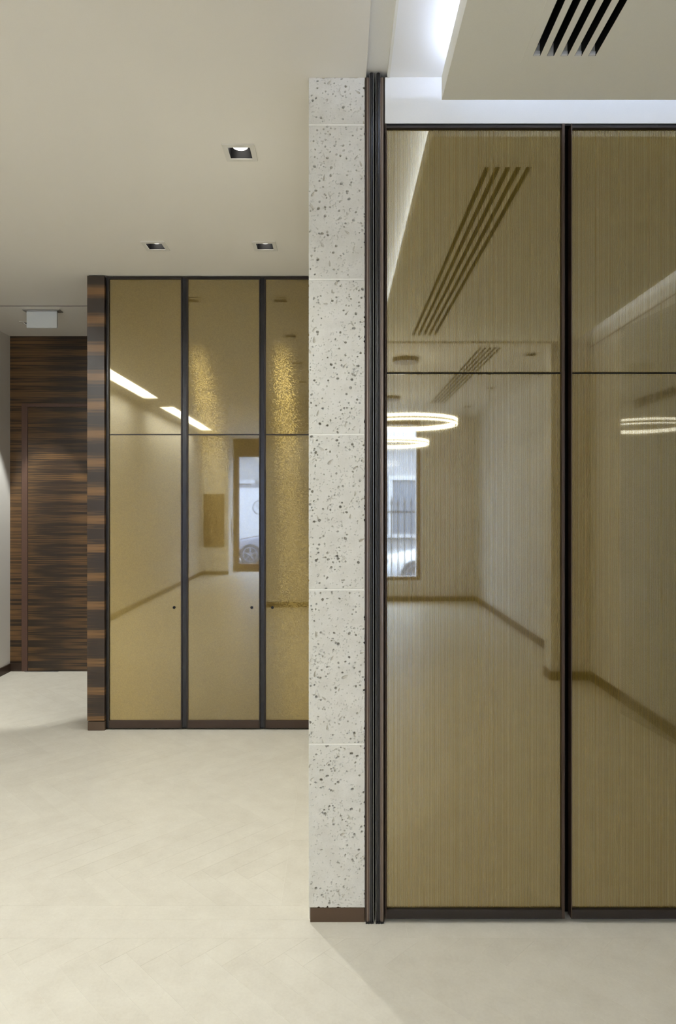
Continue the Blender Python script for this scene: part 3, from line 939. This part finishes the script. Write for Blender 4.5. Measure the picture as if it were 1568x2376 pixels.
# ------------------------------------------------------------------ ring pendants in the street room
def ring_pendant(x, y, z, label):
    t = thing('ring_pendant', label, 'pendant light', (x, y, RAFT_Z), 'ring pendants in the street room')
    R = 0.445
    MB().ring((x, y), R - 0.016, R, z - 0.026, z + 0.026).build('ring_body', M['taupe'], t)
    MB().ring((x, y), R, R + 0.004, z + 0.006, z + 0.026).build('upper_light', M['ring_glow'], t)
    MB().ring((x, y), R, R + 0.004, z - 0.026, z - 0.014).build('lower_light', M['ring_glow'], t)
    MB().ring((x, y), R - 0.020, R - 0.016, z - 0.024, z + 0.010).build('inner_light', M['ring_glow'], t)
    MB().cyl((x, y), 0.115, 'z', RAFT_Z - 0.035, RAFT_Z, 40).build('canopy', M['bronze'], t)
    for k in range(3):
        a = math.radians(90 + 120 * k)
        p0 = Vector((x + 0.08 * math.cos(a), y + 0.08 * math.sin(a), RAFT_Z - 0.034))
        p1 = Vector((x + (R - 0.008) * math.cos(a), y + (R - 0.008) * math.sin(a), z + 0.026))
        mb = MB(); r = 0.0012
        n0 = len(mb.v)
        for p in (p0, p1):
            mb.v += [(p.x - r, p.y - r, p.z), (p.x + r, p.y - r, p.z), (p.x + r, p.y + r, p.z), (p.x - r, p.y + r, p.z)]
        mb.f += [(0, 1, 5, 4), (1, 2, 6, 5), (2, 3, 7, 6), (3, 0, 4, 7), (3, 2, 1, 0), (4, 5, 6, 7)]
        mb.build('cable', M['alu'], t)
ring_pendant(0.60, -1.42, 2.135, 'glowing ring pendant nearest the opening, mirrored in the glass')
ring_pendant(0.63, -3.52, 2.15, 'glowing ring pendant nearest the street window')

# ------------------------------------------------------------------ lettering on the right wall and added glass leaf beside it (seen mirrored)
fc = bpy.data.curves.new('wall_lettering', 'FONT')
fc.body = 'GROSVENOR STREET'
fc.size = 0.085
fc.extrude = 0.003
fc.align_x = 'RIGHT'
fc.materials.append(M['plinth'])
lt = bpy.data.objects.new('wall_lettering', fc)
COL.objects.link(lt)
bpy.context.view_layer.update()
lme = bpy.data.meshes.new_from_object(lt.evaluated_get(bpy.context.evaluated_depsgraph_get()))
bpy.data.objects.remove(lt)
lt = link('wall_lettering', lme)
lt.rotation_euler = (math.radians(90), 0, math.radians(-90))
lt.location = (XR - 0.004, -0.07, 2.065)
tag(lt, 'small brown letters reading Grosvenor Street on the right wall', 'lettering')

ph = math.radians(7.0)  # added leaf, angle chosen so a ring pendant is reflected in it
ux, uy = -math.sin(ph), -math.cos(ph)
hx, hy, gl_ = XR - 0.012, 1.0, 0.973
gs = thing('added_glass_leaf', 'added clear glass leaf set ajar by the right wall to mirror a ring pendant', 'glass leaf', (hx, hy, 0))
qd = [(hx, hy), (hx + gl_ * ux, hy + gl_ * uy), (hx + gl_ * ux + 0.01 * uy, hy + gl_ * uy - 0.01 * ux), (hx + 0.01 * uy, hy - 0.01 * ux)]
MB().prism(qd[::-1], 0.012, 2.58).build('pane', M['pane'], gs)
for z in (0.0, 2.5):
    MB().prism([(p[0] + (0.0), p[1]) for p in [(hx - 0.016, hy - 0.06), (hx + 0.006, hy - 0.06), (hx + 0.006, hy), (hx - 0.016, hy)]], z, z + 0.08).build('pivot_patch', M['alu'], gs)

# ------------------------------------------------------------------ the street
struct(box('ground_street', M['pavement'], None, -30, 30, -34, -6.1, GZ - 0.1, GZ), 'grey street and pavement outside the window')
rail = thing('iron_railing', 'dark iron railing with spear tops outside the window', 'railing', (0.5, -7.3, GZ))
for k in range(26):
    x = -0.9 + 0.115 * k
    b = MB().cyl((x, -7.3), 0.011, 'z', GZ, 1.42, 8)
    b.cyl((x, -7.3), 0.024, 'z', 1.42, 1.46, 8, 0.02); b.cyl((x, -7.3), 0.02, 'z', 1.46, 1.58, 8, 0.001)
    b.build('bar', M['iron'], rail)
for z in (1.28, -0.2):
    box('rail', M['iron'], rail, -0.95, 2.05, -7.32, -7.28, z, z + 0.03)

def loft(secs, name, mat, parent):
    """closed cross-sections (lists of points) -> skin"""
    mb = MB(); k = len(secs[0])
    for s in secs: mb.v += s
    for i in range(len(secs) - 1):
        for j in range(k):
            l = (j + 1) % k
            mb.f.append((i * k + j, i * k + l, (i + 1) * k + l, (i + 1) * k + j))
    mb.f.append(tuple(range(k - 1, -1, -1))); mb.f.append(tuple((len(secs) - 1) * k + j for j in range(k)))
    o = mb.build(name, mat, parent, smooth=True)
    return o
def car(x, y, paint, label):
    t = thing('car', label, 'car', (x + 2.2, y, GZ), 'cars parked in the street')
    # length stations: x, sill z, belt z, half width
    st = [(0.0, .42, .58, .55), (.10, .28, .68, .74), (.35, .22, .76, .84), (.9, .20, .86, .89), (1.35, .20, .93, .90), (2.2, .20, .95, .91),
          (3.2, .20, .97, .91), (3.9, .22, .98, .87), (4.3, .30, .92, .78), (4.42, .42, .80, .62)]
    secs = []
    for sx, zs, zb_, hw in st:
        h = zb_ - zs; X_ = x + sx
        half = [(hw * .90, 0), (hw, .25 * h), (hw, .6 * h), (hw * .95, .85 * h), (hw * .80, h)]
        secs.append([(X_, y - a, GZ + zs + b) for a, b in half] + [(X_, y + a, GZ + zs + b) for a, b in half[::-1]])
    loft(secs, 'body', paint, t)
    cs = [(1.30, .92, .02, .80), (1.75, .92, .30, .74), (2.15, .92, .48, .66), (2.9, .92, .52, .64), (3.5, .94, .40, .66), (4.05, .94, .03, .72)]
    secs = []
    for sx, zb_, h, hw in cs:
        X_ = x + sx
        half = [(hw + .04, 0), (hw, .5 * h), (hw * .9, h * .92), (hw * .6, h)]
        secs.append([(X_, y - a, GZ + zb_ + b) for a, b in half] + [(X_, y + a, GZ + zb_ + b) for a, b in half[::-1]])
    loft(secs, 'cabin_glass', M['carglass'], t)
    rf = [(1.95, .36, .66), (2.2, .485, .60), (2.9, .525, .58), (3.45, .42, .58)]
    loft([[(x + sx, y - hw, GZ + .92 + h), (x + sx, y - hw * .6, GZ + .935 + h + .012), (x + sx, y + hw * .6, GZ + .935 + h + .012), (x + sx, y + hw, GZ + .92 + h), (x + sx, y, GZ + .90 + h)] for sx, h, hw in rf], 'roof', paint, t)
    for wx in (.86, 3.55):
        for sy in (-1, 1):
            ya, yb = (y + sy * .70, y + sy * .925)
            w_ = MB().cyl((x + wx, GZ + .325), .325, 'y', min(ya, yb), max(ya, yb), 28).build('wheel', M['tyre'], t)
            yc = y + sy * .927
            rm = MB()
            rm.cyl((x + wx, GZ + .325), .06, 'y', yc - .008, yc + .008, 12)
            for k in range(5):
                a = math.radians(18 + 72 * k)
                c, s_ = math.cos(a), math.sin(a)
                n = len(rm.v)
                for yy in (yc - .006, yc + .006):
                    for u, v in ((.04, -.025), (.22, -.018), (.22, .018), (.04, .025)):
                        rm.v.append((x + wx + u * c - v * s_, yy, GZ + .325 + u * s_ + v * c))
                rm.f += [tuple(n + i for i in q) for q in ((0, 1, 2, 3), (7, 6, 5, 4), (0, 4, 5, 1), (1, 5, 6, 2), (2, 6, 7, 3), (3, 7, 4, 0))]
            seg = 28; n = len(rm.v)
            for i in range(seg):
                a = 2 * math.pi * i / seg
                for r in (.205, .235): rm.v.append((x + wx + r * math.cos(a), yc + sy * .004, GZ + .325 + r * math.sin(a)))
            for i in range(seg):
                j = (i + 1) % seg
                rm.f.append((n + 2 * i, n + 2 * i + 1, n + 2 * j + 1, n + 2 * j))
            rm.build('rim', M['rim'], w_)
    box('headlamp', M['rim'], t, x + .06, x + .25, y + .55, y + .80, GZ + .60, GZ + .70, .02)
    return t
car(0.85, -11.2, M['carwhite'], 'white car parked beyond the railing, seen through the window')
car(-3.62, -13.7, M['cardark'], 'dark car parked across the street, seen through the glazed door')

bld = thing('street_building', 'pale stone building across the street with white framed windows', 'building', (0, -20, GZ))
BY = -19.0
wl = MB(); wl.box(-24, 24, BY - 3, BY, GZ, 6.9); wl.build('wall', M['facade'], bld)
for k in range(-4, 5):
    xc = 2.6 + 3.4 * k
    for z0, z1 in ((0.3, 2.45), (4.2, 6.6)):
        f_ = MB()
        f_.box(xc - 0.85, xc - 0.70, BY, BY + 0.08, z0, z1); f_.box(xc + 0.70, xc + 0.85, BY, BY + 0.08, z0, z1)
        f_.box(xc - 0.85, xc + 0.85, BY, BY + 0.10, z1 - 0.15, z1); f_.box(xc - 0.9, xc + 0.9, BY, BY + 0.14, z0, z0 + 0.12)
        w_ = f_.build('window', M['board'], bld)
        box('pane', M['carglass'] if z0 > 3 else M['facade2'], w_, xc - 0.70, xc + 0.70, BY - 0.01, BY + 0.02, z0 + 0.12, z1 - 0.15)
    pl = MB(); pl.box(xc + 1.5, xc + 1.9, BY, BY + 0.25, GZ, 3.3); pl.box(xc + 1.4, xc + 2.0, BY, BY + 0.35, 3.3, 3.6)
    pl.build('pilaster', M['facade'], bld)
box('cornice', M['board'], bld, -24, 24, BY, BY + 0.5, 3.6, 3.95, 0.05)
hd = thing('hoarding', 'white hoarding board with round emblem across the street', 'hoarding', (-2.6, -17, GZ))
box('board', M['board'], hd, -6.5, 0.2, -17.05, -17.0, GZ, 2.2)
MB().box(-6.5, 0.2, -17.0, -16.96, 2.12, 2.2).build('capping', M['facade2'], hd)
n_ = 36; em = MB()
ex, ez = -2.95, 1.35
for i in range(n_):
    a = 2 * math.pi * i / n_
    for r in (.24, .27): em.v.append((ex + r * math.cos(a), -16.985, ez + r * math.sin(a)))
for i in range(n_):
    j = (i + 1) % n_
    em.f.append((2 * i, 2 * i + 1, 2 * j + 1, 2 * j))
for (ax, az, bx2, bz) in ((-.13, .07, 0.0, -.06), (0.0, -.06, .16, .03)):
    n0 = len(em.v)
    em.v += [(ex + ax, -16.984, ez + az), (ex + bx2, -16.984, ez + bz), (ex + bx2, -16.984, ez + bz + .04), (ex + ax, -16.984, ez + az + .04)]
    em.f.append((n0, n0 + 1, n0 + 2, n0 + 3))
em.build('emblem', M['facade2'], hd)
